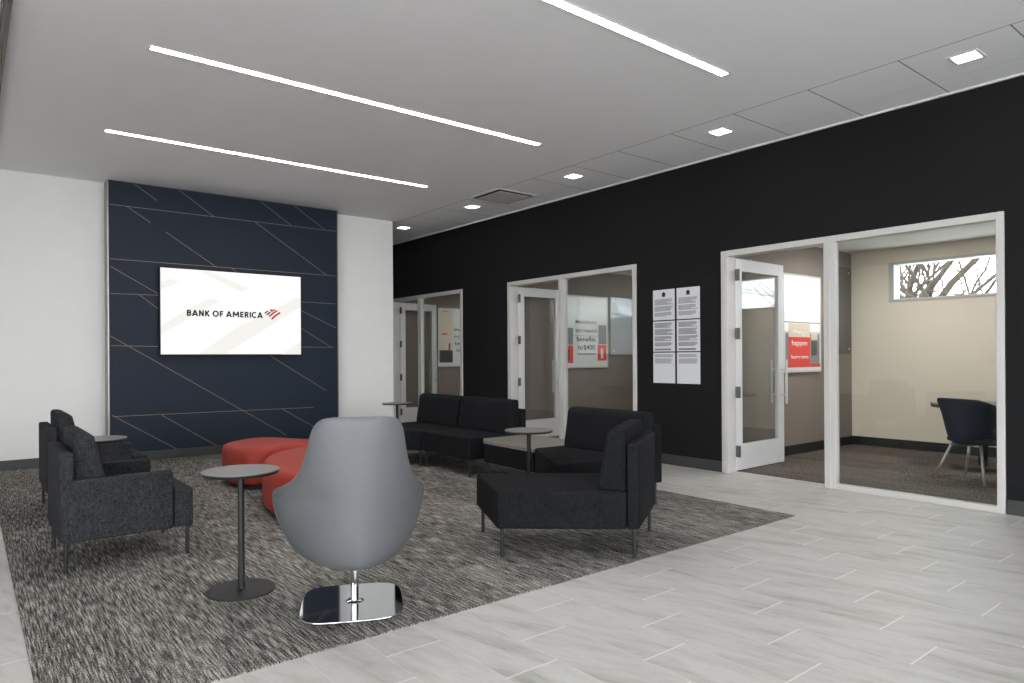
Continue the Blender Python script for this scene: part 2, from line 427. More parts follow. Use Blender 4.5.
# ------------------------------------------------------------------ ceiling fittings
def linear_light(x0, x1, y, label):
    t = thing('linear_light', label, 'ceiling light', ((x0 + x1)/2, y, HC), 0, 'recessed linear ceiling lights')
    h = (x1 - x0)/2
    bm = BM(); box(bm, -h - .012, h + .012, -.036, -.028, -.006, -.0005); box(bm, -h - .012, h + .012, .028, .036, -.006, -.0005)
    box(bm, -h - .012, -h, -.028, .028, -.006, -.0005); box(bm, h, h + .012, -.028, .028, -.006, -.0005)
    obj('housing', bm, MAT['oceil'], t)
    obj('diffuser', bx(-h, h, -.028, .028, -.004, -.0005), MAT['lens'], t)
linear_light(.93, 4.07, 6.62, 'long thin glowing ceiling line farthest back, nearest the navy panel')
linear_light(.905, 4.075, 4.69, 'long thin glowing ceiling line in the middle of the three')
linear_light(.905, 4.075, 2.745, 'glowing ceiling line nearest the viewer, cut off by the top of the view')
def downlight(name, x, y, z, label, group):
    t = thing(name, label, 'ceiling light', (x, y, z), 0, group)
    bm = BM(); o_, i_ = .088, .07
    for a in ((-o_, o_, -o_, -i_), (-o_, o_, i_, o_), (-o_, -i_, -i_, i_), (i_, o_, -i_, i_)): box(bm, *a, -.006, -.0005)
    obj('trim_ring', bm, MAT['oceil'], t)
    obj('lens', bx(-i_, i_, -i_, i_, -.003, -.0005), MAT['lens3' if z < 2.9 else 'lens2'], t)
for (y, lab) in [(1.62, 'largest looking square downlight, in the ceiling tiles at the upper right'),
                 (3.473, 'square downlight in the ceiling tiles, second from the right'),
                 (5.295, 'square downlight right of the ceiling vent, third from the right'),
                 (7.16, 'small square downlight just left of the ceiling vent'),
                 (8.916, 'smallest square downlight, by the end of the white wall')]:
    downlight('downlight', 5.085, y, HC, lab, 'square downlights along the black wall')
for (x, y, lab) in [(7.55, 3.20, 'square downlight in the near office ceiling, close to the mullion'), (7.45, 1.95, 'square downlight in the near office ceiling, by the right frame'),
                    (7.3, 5.75, 'square downlight in the middle office ceiling'), (7.3, 8.9, 'square downlight in the far office ceiling')]:
    downlight('downlight', x, y, HO, lab, 'office downlights')
downlight('downlight', 5.085, 10.9, HC, 'downlight over the corridor beyond the white wall', 'square downlights along the black wall')
t = thing('ceiling_vent', 'square grey ceiling air vent with a dark slot, beside the small downlights', 'vent', (5.06, 6.48, HC))
bm = BM()
for a in ((-.30, .30, -.30, -.27), (-.30, .30, .27, .30), (-.30, -.27, -.27, .27), (.27, .30, -.27, .27)): box(bm, *a, -.008, -.0005)
obj('vent_frame', bm, MAT['oceil'], t)
obj('plaque', bx(-.222, .222, -.222, .222, -.016, -.008), MAT['ventgrey'], t, bevel=.004)
obj('plenum', bx(-.27, .27, -.27, .27, -.002, -.0005), MAT['dark'], t)

# ------------------------------------------------------------------ navy panel and screen
def ray(u, v):
    f, a, v0, roll = 684.075, .6742, 357.2689, -.006
    F = Vector((math.sin(a), math.cos(a), 0)); R = Vector((math.cos(a), -math.sin(a), 0)); U = Vector((0, 0, 1))
    R2 = R*math.cos(roll) + U*math.sin(roll); U2 = U*math.cos(roll) - R*math.sin(roll)
    return F + (u - 512)/f*R2 + (v0 - v)/f*U2
def on_y(u, v, Y): r = ray(u, v); return CAM + r*(Y/r.y)
t = thing('feature_panel', 'tall navy panel with fine bronze lines behind the screen on the white wall', 'wall panel', (2.505, YB, 0))
PX0, PX1 = 1.205, 3.808
obj('panel', bx(PX0 - 2.505, PX1 - 2.505, YP - YB, -.001, .10, HC - .002), MAT['navy'], t)
bm = BM(); box(bm, PX0 - 2.505 - .012, PX0 - 2.505, YP - YB - .004, -.001, .007, HC - .002); obj('edge_trim', bm, MAT['edge'], t)
bm = BM(); box(bm, PX1 - 2.505, PX1 - 2.505 + .012, YP - YB - .004, -.001, .007, HC - .002); obj('edge_trim', bm, MAT['edge'], t)
obj('plinth', bx(PX0 - 2.505, PX1 - 2.505, YP - YB - .012, -.001, .0065, .105), MAT['base'], t, bevel=.004)
LINES = [(135,184.5,157,200.6),(178.2,189.6,214.1,216.7),(110,204.3,335.5,231.3),(127,206.5,150.4,222.6),(165.8,232,217,267.5),(110,258.7,335.5,276),
 (110.6,266.4,163,296.5),(260,201,292.3,226.5),(294.5,206,325.2,230.1),(255,222,326.7,275.2),(231.6,268.2,246,278.5),(110.6,293.4,165,295.5),(138.4,294.2,165,313.7),
 (110.6,336,286.5,435.1),(110.6,345.7,165,346.5),(113.3,416.6,313.5,407.3),(112,415.3,178.7,450),(162,415.3,221.9,448.6),(265,352.6,326,390.5),(299,347,334,347.3),
 (297,308.5,335.8,328),(297,301.5,335.8,303.9),(297,325.6,331.6,347.5),(282,408.8,318,429)]
bm = BM()
for (u0, v0, u1, v1) in LINES:
    a, b = on_y(u0, v0, YP), on_y(u1, v1, YP); d = (b - a).normalized(); w = Vector((-d.z, 0, d.x)) * .0024
    quad_slab(bm, [p - Vector((2.505, YB, 0)) for p in (a - w, b - w, b + w, a + w)], (0, -1, 0), .0012)
bmesh.ops.recalc_face_normals(bm, faces=bm.faces)
obj('inlay_lines', bm, MAT['gold'], t)
# screen
TX0, TX1, TZ0, TZ1 = 1.692, 3.286, 1.176, 2.14
t = thing('television', 'wide wall screen showing BANK OF AMERICA on a white picture', 'television', ((TX0 + TX1)/2, YP, (TZ0 + TZ1)/2))
w, h = (TX1 - TX0)/2, (TZ1 - TZ0)/2
obj('casing', bx(-w - .012, w + .012, -.075, -.03, -h - .018, h + .012), MAT['dark'], t, bevel=.004)
obj('bracket', bx(-.3, .3, -.03, -.002, -.2, .2), MAT['dark'], t)
scr = obj('screen', bx(-w, w, -.0765, -.0752, -h, h), MAT['screen'], t)
def s2(u, v, Y):     # point on the screen, local
    p = on_y(u, v, YP - .08); return Vector((p.x - (TX0 + TX1)/2, Y, p.z - (TZ0 + TZ1)/2))
def band(bm, pts, Y):
    vs = [bm.verts.new(s2(150 + a/6.4, 260 + b/6.4, Y)) for a, b in pts]; bm.faces.new(vs)
bm = BM()
for pts in ([(70,190),(190,140),(130,118),(70,142)], [(310,68),(375,72),(632,180),(582,204)], [(70,475),(450,262),(385,244),(250,310),(70,420)], [(310,603),(480,603),(965,300),(965,230),(560,430)], [(840,604),(966,604),(966,520)]):
    band(bm, pts, -.0772)
bmesh.ops.recalc_face_normals(bm, faces=bm.faces); thicken(bm, (0, .0003, 0))
obj('pale_bands', bm, MAT['scrband'], scr)
a, b = s2(150 + 236/6.4, 260 + 357/6.4, 0), s2(150 + 721/6.4, 260 + 368/6.4, 0)
cap = (s2(150 + 236/6.4, 260 + 318/6.4, 0) - a).length
def arc(cx, cy, rx, ry, a0, a1, n=10):
    return [(cx + rx*math.cos(math.radians(a0 + (a1 - a0)*q/n)), cy + ry*math.sin(math.radians(a0 + (a1 - a0)*q/n))) for q in range(n + 1)]
h_ = .118       # half stroke, cap height 1: bold sans capitals drawn stroke by stroke
GLYPH = {
 'B': (.62, [[(h_, 0), (h_, 1)], [(h_, 1 - h_), (.3, 1 - h_)] + arc(.3, .72, .22, .19, 90, -90) + [(h_, .53)], [(.3, .53)] + arc(.3, .31, .25, .22, 90, -90) + [(h_, h_)]]),
 'A': (.84, [[(.06, 0), (.42, .98)], [(.42, .98), (.78, 0)], [(.18, .27), (.66, .27)]]),
 'N': (.74, [[(h_, 0), (h_, 1)], [(h_, .93), (.74 - h_, .07)], [(.74 - h_, 0), (.74 - h_, 1)]]),
 'K': (.70, [[(h_, 0), (h_, 1)], [(.16, .46), (.62, .97)], [(.24, .55), (.64, .03)]]),
 'O': (.92, [arc(.46, .5, .37, .42, 0, 360, 24)]),
 'F': (.54, [[(h_, 0), (h_, 1)], [(h_, 1 - h_), (.54, 1 - h_)], [(h_, .49), (.49, .49)]]),
 'M': (1.02, [[(.11, 0), (.15, 1)], [(.15, .92), (.51, .30)], [(.51, .30), (.87, .92)], [(.87, 1), (.91, 0)]]),
 'E': (.56, [[(h_, 0), (h_, 1)], [(h_, 1 - h_), (.56, 1 - h_)], [(h_, .5), (.52, .5)], [(h_, h_), (.56, h_)]]),
 'R': (.66, [[(h_, 0), (h_, 1)], [(h_, 1 - h_), (.3, 1 - h_)] + arc(.3, .70, .23, .21, 90, -90) + [(h_, .49)], [(.30, .47), (.60, .02)]]),
 'I': (.18, [[(h_, 0), (h_, 1)]]),
 'C': (.78, [arc(.46, .5, .37, .42, 48, 312, 18)]), ' ': (.16, [])}
x_ = 0.; words = [[]]
for ch in 'BANK OF AMERICA':
    wd, strokes = GLYPH[ch]
    if ch == ' ': words.append([])
    for st in strokes: words[-1].append([(x_ + p, q) for p, q in st])
    x_ += wd + .145
sx = (b.x - a.x)/(x_ - .145)
for strokes in words:          # one piece of lettering per word
    bm = BM()
    for st in strokes:
        L, Rr = [], []
        for q in range(len(st)):
            d = Vector(st[min(q + 1, len(st) - 1)]) - Vector(st[max(q - 1, 0)])
            if len(st) > 20: d = Vector(st[(q + 1) % (len(st) - 1)]) - Vector(st[q - 1 if q else -2])
            d.normalize(); nn = Vector((-d.y, d.x))*h_
            for side, lst in ((1, L), (-1, Rr)):
                p = Vector(st[q]) + nn*side
                lst.append(bm.verts.new((a.x + p.x*sx, -.0776, a.z + p.y*cap)))
        for q in range(len(st) - 1): bm.faces.new((L[q], L[q+1], Rr[q+1], Rr[q]))
    bmesh.ops.recalc_face_normals(bm, faces=bm.faces); thicken(bm, (0, .0003, 0)); obj('lettering', bm, MAT['scrnavy'], scr)
def flag(pts, mat, nm):
    bm = BM()
    for P in pts:
        gx, gy = sum(p[0] for p in P)/len(P), sum(p[1] for p in P)/len(P); P = [(gx + (x - gx)*1.12, gy + (y - gy)*1.22) for x, y in P]
        bm.faces.new([bm.verts.new(s2(255 + x/22.775, 295 + y/22.775, -.0776)) for x, y in P])
    bmesh.ops.recalc_face_normals(bm, faces=bm.faces); thicken(bm, (0, .0003, 0)); obj(nm, bm, mat, scr)
flag([[(215,405),(285,358),(305,372),(240,420)], [(262,440),(335,385),(362,400),(288,455)]], MAT['scrnavy'], 'flag_field')
flag([[(335,340),(360,325),(400,340),(440,325),(462,355),(420,360),(385,385)], [(315,470),(400,405),(480,360),(515,375),(430,425),(345,490)], [(375,525),(440,470),(550,400),(578,425),(480,485),(400,550)]], MAT['scrred'], 'flag_stripes')

# ------------------------------------------------------------------ notices and posters
def lines_bm(bm, rows, x0, x1, z, dz, hgt, rng):
    """rows of illegible small print as thin raised bars, in (x,z) on the y=0 plane facing -y"""
    for i in range(rows):
        e = x1 - rng.random() * (x1 - x0) * (.5 if i % 4 == 3 else .12)
        box(bm, x0, e, -.0012, -.0004, z - hgt, z); z -= dz
    return z
rng = random.Random(3)
COLS = [(4.727, 4.445), (4.419, 4.137)]
WORD = [['upper left', 'upper right'], ['middle left', 'middle right'], ['bottom left', 'bottom right']]
LAB = [['white notice sheet with a small house mark, upper left of six on the black wall', 'white notice sheet with a small house mark, upper right of six on the black wall'],
       ['densely printed white notice sheet, middle left of six on the black wall', 'densely printed white notice sheet, middle right of six on the black wall'],
       ['half blank white notice sheet, bottom left of six on the black wall', 'half blank white notice sheet, bottom right of six on the black wall']]
for ci, (ya, yb) in enumerate(COLS):
    for ri in range(3):
        zt = 1.816 - ri * .3285; H_ = .317; W_ = ya - yb
        t = thing('notice_sign', LAB[ri][ci], 'notice', (XR, (ya + yb)/2, zt - H_), -PI/2, 'notices on the black wall')
        # local x runs along the wall, local -y points into the lobby
        obj('sheet', bx(-W_/2, W_/2, -.004, -.0005, 0, H_), MAT['paper'], t)
        bm = BM(); z = H_ - .02
        if ri == 0:
            hb = BM()
            P = [(-.022, H_ - .075), (.022, H_ - .075), (.022, H_ - .045), (.03, H_ - .045), (0, H_ - .022), (-.03, H_ - .045), (-.022, H_ - .045)]
            fa = hb.faces.new([hb.verts.new((x, -.0046, q)) for x, q in P]); hb.normal_update(); thicken(hb, (0, .0004, 0))
            obj('house_mark', hb, MAT['ink'], t)
            z = H_ - .10; nrow = [6, 5, 4]
        else: nrow = [[5, 6, 5, 4], [3, 5]][ri - 1]
        for k in nrow:
            z = lines_bm(bm, k, -W_/2 + .022, W_/2 - .022, z, .0105, .0052, rng); z -= .012
        if ri == 1: z = lines_bm(bm, 2, -W_/2 + .022, W_/2 - .022, .03, .010, .0065, rng)
        place(bm, Matrix.Translation((0, -.0038, 0)))
        obj('print', bm, MAT['ink'] if ri == 1 else MAT['greyink'], t)

def poster(x0, x1, z0, z1, yw, label, parts, texts):
    """framed poster on a wall facing -y; parts = (mat, u0,u1,v0,v1) in poster fractions, v up"""
    W_, H_ = x1 - x0, z1 - z0
    t = thing('poster', label, 'poster', ((x0 + x1)/2, yw, z0), 0, 'framed posters on the office walls')
    bm = BM(); f = .018
    box(bm, -W_/2, W_/2, -.03, -.001, 0, f); box(bm, -W_/2, W_/2, -.03, -.001, H_ - f, H_); box(bm, -W_/2, -W_/2 + f, -.03, -.001, f, H_ - f); box(bm, W_/2 - f, W_/2, -.03, -.001, f, H_ - f)
    obj('poster_frame', bm, MAT['frame'], t)
    sh = obj('poster_sheet', bx(-W_/2 + f, W_/2 - f, -.024, -.001, f, H_ - f), MAT['poster'], t)
    for i, (nm, mt, u0, u1, v0, v1) in enumerate(parts):
        obj(nm, bx(-W_/2 + u0*W_, -W_/2 + u1*W_, -.0250 - .0003*i, -.0242, v0*H_, v1*H_), MAT[mt], sh)
    for (body, uc, v, size, mt, width) in texts:
        bm = text_bm(body, 1., .004)
        xs = [q.co.x for q in bm.verts]; zs = [q.co.y for q in bm.verts]
        k = width * W_ / (max(xs) - min(xs)); cx = (max(xs) + min(xs))/2
        kz = size
        for q in bm.verts: q.co = Vector((-W_/2 + uc*W_ + (q.co.x - cx)*k, -.0275, v*H_ + q.co.y*kz))
        thicken(bm, (0, .0012, 0)); obj('lettering', bm, MAT[mt], sh)
    return t
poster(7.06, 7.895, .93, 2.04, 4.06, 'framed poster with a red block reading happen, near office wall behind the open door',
       [('window_reflection', 'postwhite', .02, .98, .42, .98), ('grey_field', 'postgrey', .06, .96, .08, .40), ('grey_bar', 'postgrey', .02, .98, .505, .515),  # white upper part is a window reflection painted onto the sheet
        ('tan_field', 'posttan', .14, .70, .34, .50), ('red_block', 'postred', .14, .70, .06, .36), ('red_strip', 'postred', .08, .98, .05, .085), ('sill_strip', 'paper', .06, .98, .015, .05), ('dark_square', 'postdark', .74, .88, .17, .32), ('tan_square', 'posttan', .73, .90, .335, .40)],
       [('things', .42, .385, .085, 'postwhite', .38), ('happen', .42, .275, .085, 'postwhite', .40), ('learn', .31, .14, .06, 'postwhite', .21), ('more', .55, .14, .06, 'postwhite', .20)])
poster(6.80, 7.70, .955, 2.03, 7.30, 'framed poster reading increased benefits to $400, seen through the middle office glass',
       [('photo_left', 'postgrey', .03, .18, .32, .55), ('photo_left_red', 'postred', .03, .18, .07, .31), ('photo_dark', 'postdark', .03, .10, .10, .26), ('photo_right', 'postgrey', .77, .96, .33, .60), ('photo_right_red', 'postred', .75, .96, .10, .32), ('photo_pale', 'paper', .82, .88, .13, .27), ('small_print', 'greyink', .28, .70, .185, .20), ('seam', 'postgrey', .03, .97, .44, .446)],
       [('Members', .48, .61, .085, 'midink', .48), ('increased', .48, .495, .085, 'greyink', .48), ('benefits', .48, .37, .10, 'ink', .43), ('to', .345, .255, .10, 'ink', .11), ('$400', .55, .255, .10, 'ink', .26)])
poster(6.69, 7.59, .955, 2.03, 10.55, 'framed poster with two small figures in a photo, seen in the far office',
       [('photo_top', 'posttan', .04, .36, .52, .97), ('photo_middle', 'posttan', .04, .36, .28, .50), ('photo_bottom', 'postdark', .04, .36, .07, .28), ('figure_pale', 'paper', .17, .21, .28, .41), ('figure_dark', 'postdark', .26, .30, .28, .40), ('red_mark', 'postred', .27, .31, .26, .29), ('red_dots', 'postred', .10, .22, .54, .57), ('red_dots', 'postred', .10, .26, .93, .94)],
       [('Members', .64, .61, .085, 'midink', .48), ('increased', .64, .495, .085, 'greyink', .48), ('benefits', .64, .37, .10, 'ink', .43), ('to', .50, .255, .10, 'ink', .11), ('$400', .71, .255, .10, 'ink', .26)])
def glass_board(x0, x1, z0, z1, yw, label, mt='board'):
    t = thing('glass_board', label, 'writing board', ((x0 + x1)/2, yw, z0), 0, 'glass writing boards')
    W_ = (x1 - x0)/2
    obj('board', bx(-W_, W_, -.026, -.014, 0, z1 - z0), MAT[mt], t, bevel=.003)
    for sx in (-1, 1):
        for z in (.06, z1 - z0 - .06):
            bm = BM(); tube(bm, [(sx*(W_ - .06), -.0275, z), (sx*(W_ - .06), -.001, z)], .012, 14); obj('mount', bm, MAT['steel'], t)
glass_board(8.13, 8.66, 1.14, 2.2, 4.06, 'dark glass board on the near office wall right of the red poster', 'board_dark')
glass_board(7.76, 8.66, 1.145, 2.04, 7.30, 'grey glass board in the middle office right of the benefits poster')

# ------------------------------------------------------------------ lounge furniture
def leg(x, y, z1, t, r=.0105, z0=.006):
    bm = BM(); cyl(bm, x, y, z0, z1, r, 14); obj('leg', bm, MAT['blackmetal'], t)
ZU, ZS, ZP, ZT = .168, .362, .625, .715
def inset_poly(P, d):
    c = Vector((sum(p[0] for p in P)/len(P), sum(p[1] for p in P)/len(P)))
    out = []
    for i in range(len(P)):
        p, a, b = Vector(P[i]), Vector(P[i-1]), Vector(P[(i+1) % len(P)])
        out.append(p + ((a - p).normalized() + (b - p).normalized()) * d)
    return out
def wedge_pillow(p0, p1, n, z0, z1, tb, tt):
    """pillow along p0->p1, n = horizontal direction towards the sitter"""
    prof = [(0, z0), (tb, z0), (tb*.99, z0 + .05), (tb - (tb - tt)*.55, z0 + (z1 - z0)*.62), (tt + .012, z1 - .03), (tt - .02, z1), (.0, z1)]
    p0, p1, n = Vector(p0).to_3d(), Vector(p1).to_3d(), Vector(n).to_3d()
    bm = BM(); A = [bm.verts.new(p0 + n*a + Vector((0, 0, z))) for a, z in prof]; B = [bm.verts.new(p1 + n*a + Vector((0, 0, z))) for a, z in prof]
    bm.faces.new(A); bm.faces.new(B[::-1]); k = len(prof)
    for i in range(k): bm.faces.new((A[i], B[i], B[(i+1) % k], A[(i+1) % k]))
    bmesh.ops.recalc_face_normals(bm, faces=bm.faces)
    return bm
def sofa_unit(name, label, P, back, mat, pillow_ends=(.0, .0), zp=.61, zt=.704):
    """P: footprint corners (world), back: indices (i,j) of the back edge; panel and pillow stand along it"""
    c = Vector((sum(p[0] for p in P)/4, sum(p[1] for p in P)/4))
    t = thing(name, label, 'sofa', (c.x, c.y, 0), 0, 'sectional sofa units along the black wall')
    Q = [Vector(p) - c for p in P]
    i, j = back; e = (Q[j] - Q[i]).normalized(); n = Vector((-e.y, e.x))
    if n.dot(-(Q[i] + Q[j])) < 0: n = -n
    th = .066
    def slide(k, other, dist):     # move corner k along its side edge so that it lies dist in from the back edge
        d = (Q[other] - Q[k]).normalized(); return Q[k] + d * (dist / max(.3, d.dot(n)))
    oi = (i - 1) % 4 if (i + 1) % 4 == j else (i + 1) % 4
    oj = (j + 1) % 4 if (i + 1) % 4 == j else (j - 1) % 4
    si, sj = slide(i, oi, th + .004), slide(j, oj, th + .004)
    seat = [si, sj, Q[oj], Q[oi]]
    obj('seat', cushion([tuple(p) for p in seat], ZU, ZS), mat, t, bevel=.022)
    pi_, pj_ = slide(i, oi, th), slide(j, oj, th)
    bm = BM(); prism(bm, [tuple(q) for q in (Q[i], Q[j], pj_, pi_)], ZU, zp); obj('back_panel', bm, mat, t, bevel=.014)
    a, b = si + e*(.02 + pillow_ends[0]), sj - e*(.02 + pillow_ends[1])
    obj('back_pillow', wedge_pillow(a + n*.002, b + n*.002, n, ZS + .004, zt, .16, .105), mat, t, bevel=.022)
    for q in inset_poly([tuple(p) for p in Q], .035): leg(q.x, q.y, ZU + .003, t)
    return t
U1 = [(2.295, 3.013), (2.888, 2.50), (3.45, 2.855), (2.565, 3.585)]
sofa_unit('sofa_unit', 'nearest black woven sofa unit, its open end facing the viewer by the carpet edge', U1, (1, 2), MAT['fab_black'], zp=.642, zt=.722)
U2 = [(3.22, 3.54), (4.105, 3.325), (4.115, 4.215), (3.64, 4.265)]
sofa_unit('sofa_unit', 'black sofa unit whose back faces the viewer, behind the nearest sofa unit', U2, (1, 2), MAT['fab_black'], (-.02, .02))
F1 = [(3.63, 5.19), (4.325, 5.19), (4.34, 6.11), (3.64, 6.04)]
sofa_unit('sofa_unit', 'black sofa unit with a square end, beyond the small round table', F1, (1, 2), MAT['fab_black'])
F2 = [(3.635, 6.055), (4.34, 6.125), (4.34, 6.98), (3.17, 6.78)]
sofa_unit('sofa_unit', 'farthest black sofa unit, partly hidden by the grey swivel chair', F2, (1, 2), MAT['fab_black'])
t = thing('corner_table', 'low black table with a pale wood top, wedged between two sofa units', 'table', (3.99, 4.735, 0))
top = [(-.345, -.45), (.33, -.45), (.33, .445), (-.20, .445), (-.30, .31)]
bm = BM(); prism(bm, top, .335, .362); obj('tabletop', bm, MAT['oak'], t, bevel=.003)
bm = BM(); prism(bm, [(x*.985, y*.985) for x, y in top], .168, .334); obj('frame_and_shade', bm, MAT['fab_black'], t)  # solid black block stands for the frame and the shade below the top
for x, y in ((-.27, -.40), (.28, -.40), (.28, .40), (-.2, .38)): leg(x, y, .17, t)

# armchairs, local +x = the way they face; origin at the middle of the footprint
def armchair(label, x, y):
    t = thing('armchair', label, 'armchair', (x, y, 0), 0, 'charcoal armchairs on the left')
    m = MAT['fab_char']; D, W = .645, .675; x0, x1 = -D/2, D/2; y0, y1 = -W/2, W/2; at = .07
    bm = cushion([(x0 + .07, y0 + at + .004), (x1, y0 + at*.2), (x1, y1 - at*.2), (x0 + .07, y1 - at - .004)], ZU, .372)
    bm.free(); bm = cushion([(x0 + .07, y0 + at + .003), (x1 - .10, y0 + at + .003), (x1 - .10, y0 + .012), (x1, y0 + .012), (x1, y1 - .012), (x1 - .10, y1 - .012), (x1 - .10, y1 - at - .003), (x0 + .07, y1 - at - .003)], ZU, .372, .012, .05)
    obj('seat', bm, m, t, bevel=.018)
    obj('back_panel', bx(x0, x0 + .066, y0 + .012, y1 - .012, ZU, ZP + .012), m, t, bevel=.014)
    obj('back_pillow', wedge_pillow((x0 + .07, y0 + at + .012), (x0 + .07, y1 - at - .012), (1, 0), .376, .735, .165, .085), m, t, bevel=.022)
    for ya, yb in ((y0, y0 + at), (y1 - at, y1)):
        bm = BM(); box(bm, x0 + .004, x1 - .105, ya, yb, ZU - .002, .492)
        obj('armrest', bm, m, t, bevel=.014)
    for xx in (x0 + .028, x1 - .03):
        for yy in (y0 + .03, y1 - .03): leg(xx, yy, ZU + .004, t)
    return t
a1 = armchair('charcoal armchair nearest the viewer at the left, its side turned to the viewer', .375 + .3225, 4.205 + .3375)
dup(a1, (.375 + .3925, 4.225 + .3375 + 1.605, 0), 0, 'charcoal armchair farther back at the left, near the white wall')

def round_table(label, x, y):
    t = thing('side_table', label, 'side table', (x, y, 0.006), 0, 'round side tables')
    bm = BM(); cyl(bm, 0, 0, .574, .580, .177, 56); obj('tabletop', bm, MAT['laminate'], t, bevel=.002)
    bm = BM(); cyl(bm, 0, 0, .562, .5735, .172, 56, .177); obj('table_edge', bm, MAT['blackmetal'], t)
    bm = BM(); cyl(bm, 0, 0, .010, .562, .0155, 24); cyl(bm, 0, 0, .553, .562, .05, 24); obj('pole', bm, MAT['blackmetal'], t, smooth=False)
    bm = BM(); cyl(bm, 0, 0, 0, .007, .157, 56); cyl(bm, 0, 0, .007, .013, .155, 56, .03); obj('base', bm, MAT['blackmetal'], t)
    return t
s1 = round_table('round side table on a black disc base, left of the grey swivel chair', 1.034, 3.392)
dup(s1, (.70, 5.40, .006), 0, 'round side table standing between the two charcoal armchairs')
dup(s1, (3.24, 3.862, .006), 0, 'round side table between the nearest sofa unit and the far sofa units')
dup(s1, (4.02, 7.23, .006), 0, 'round side table farthest away, by the end of the white wall')

# red ottomans
ER, EF = Vector((.781, -.624)), Vector((.624, .781))
def spline(P, k=8):
    n = len(P); out = []
    for i in range(n):
        p0, p1, p2, p3 = (Vector(P[(i + q) % n]) for q in (-1, 0, 1, 2))
        for s in range(k):
            u = s/k; out.append(.5*((2*p1) + (p2 - p0)*u + (2*p0 - 5*p1 + 4*p2 - p3)*u*u + (3*p1 - p0 - 3*p2 + p3)*u**3))
    return out
def ottoman(label, LD):
    P = spline([ER*l + EF*d for l, d in LD]); c = sum(P, Vector((0, 0)))/len(P)
    t = thing('ottoman', label, 'ottoman', (c.x, c.y, 0), 0, 'red ottomans')
    P = [p - c for p in P]
    if area2(P) < 0: P = P[::-1]
    N = len(P); nor = []
    for i in range(N):
        d = (P[(i+1) % N] - P[i-1]).normalized(); nor.append(Vector((d.y, -d.x)))
    bm = BM(); rings = []
    for (off, z) in [(-.012, .05), (0, .062), (.004, .12), (.004, .26), (0, .315), (-.014, .340), (-.035, .352), (-.06, .357)]:
        rings.append([bm.verts.new((p.x + q.x*off, p.y + q.y*off, z)) for p, q in zip(P, nor)])
    for a, b in zip(rings, rings[1:]):
        for i in range(N): bm.faces.new((a[i], a[(i+1) % N], b[(i+1) % N], b[i]))
    bm.faces.new(rings[0][::-1]); bm.faces.new(rings[-1])
    obj('cushion', bm, MAT['red'], t, smooth=True)
    bm = BM(); prism(bm, [tuple(p - q*.05) for p, q in zip(P, nor)], .006, .051); obj('plinth', bm, MAT['blackmetal'], t)
ottoman('red pebble shaped ottoman in front, right behind the grey swivel chair',
        [(-1.90,5.2),(-1.70,4.78),(-1.42,4.50),(-1.15,4.55),(-.95,4.82),(-.84,5.12),(-.92,5.48),(-1.14,5.72),(-1.38,5.89),(-1.66,6.02),(-1.87,5.94),(-1.96,5.6)])
ottoman('red pebble shaped ottoman farther back, nearest the navy panel',
        [(-2.64,6.25),(-2.50,5.98),(-2.27,5.80),(-2.11,5.84),(-2.02,6.03),(-1.84,6.16),(-1.55,6.16),(-1.30,6.12),(-1.18,6.24),(-1.35,6.40),(-1.9,6.53),(-2.35,6.72),(-2.57,6.60)])

# grey swivel chair: local +y = the way it faces
t = thing('swivel_chair', 'grey high backed swivel chair with a polished chrome base, seen from behind', 'chair', (1.376, 2.878, 0.006), -math.radians(38.63 - 18))
ROWS = [ # z, half width, back y, forward reach
 (.198, .15, -.15, .27), (.205, .212, -.20, .36), (.224, .256, -.23, .44), (.262, .292, -.252, .505), (.325, .326, -.270, .555), (.40, .354, -.280, .585), (.46, .364, -.286, .59),
 (.50, .354, -.290, .56), (.53, .318, -.293, .44), (.565, .280, -.298, .32), (.61, .248, -.303, .23), (.68, .222, -.309, .17), (.75, .207, -.315, .135), (.81, .195, -.318, .11), (.850, .175, -.318, .08), (.876, .132, -.313, .045)]
NC = 24
bm = BM(); grid = []
for (z, w, yb, d) in ROWS:
    row = []
    for i in range(NC + 1):
        s_ = -1 + 2*i/NC; x = w*math.sin(s_*PI/2); y = yb + d*(1 - math.cos(s_*PI/2))**.85
        row.append(bm.verts.new((x, y, z)))
    grid.append(row)
for a, b in zip(grid, grid[1:]):
    for i in range(NC): bm.faces.new((a[i], a[i+1], b[i+1], b[i]))
bm.faces.new(grid[0][::-1])
bmesh.ops.recalc_face_normals(bm, faces=bm.faces)
o = obj('shell', bm, MAT['grey'], t, smooth=True)
so = o.modifiers.new('solid', 'SOLIDIFY'); so.thickness = .04; so.offset = -1
sb = o.modifiers.new('sub', 'SUBSURF'); sb.levels = 2; sb.render_levels = 2
def ring_pts(w, yb, yf, n=40, p=2.6):
    out = []
    for i in range(n):
        a = 2*PI*i/n; c_, s_ = math.cos(a), math.sin(a)
        out.append((w*math.copysign(abs(c_)**(2/p), c_), (yb + yf)/2 + (yf - yb)/2*math.copysign(abs(s_)**(2/p), s_)))
    return out
bm = BM(); rings = []
for (z, k, w, yb, yf) in [(.255, 0, .12, -.10, .20), (.275, 0, .17, -.13, .25), (.305, 0, .215, -.17, .30), (.345, 0, .245, -.20, .325), (.37, 0, .25, -.205, .325), (.388, 0, .225, -.18, .30), (.395, 0, .15, -.11, .2)]:
    rings.append([bm.verts.new((x, y, z)) for x, y in ring_pts(w, yb, yf)])
for a, b in zip(rings, rings[1:]):
    for i in range(40): bm.faces.new((a[i], a[(i+1) % 40], b[(i+1) % 40], b[i]))
bm.faces.new(rings[0][::-1]); bm.faces.new(rings[-1]); obj('seat', bm, MAT['grey'], t, smooth=True)
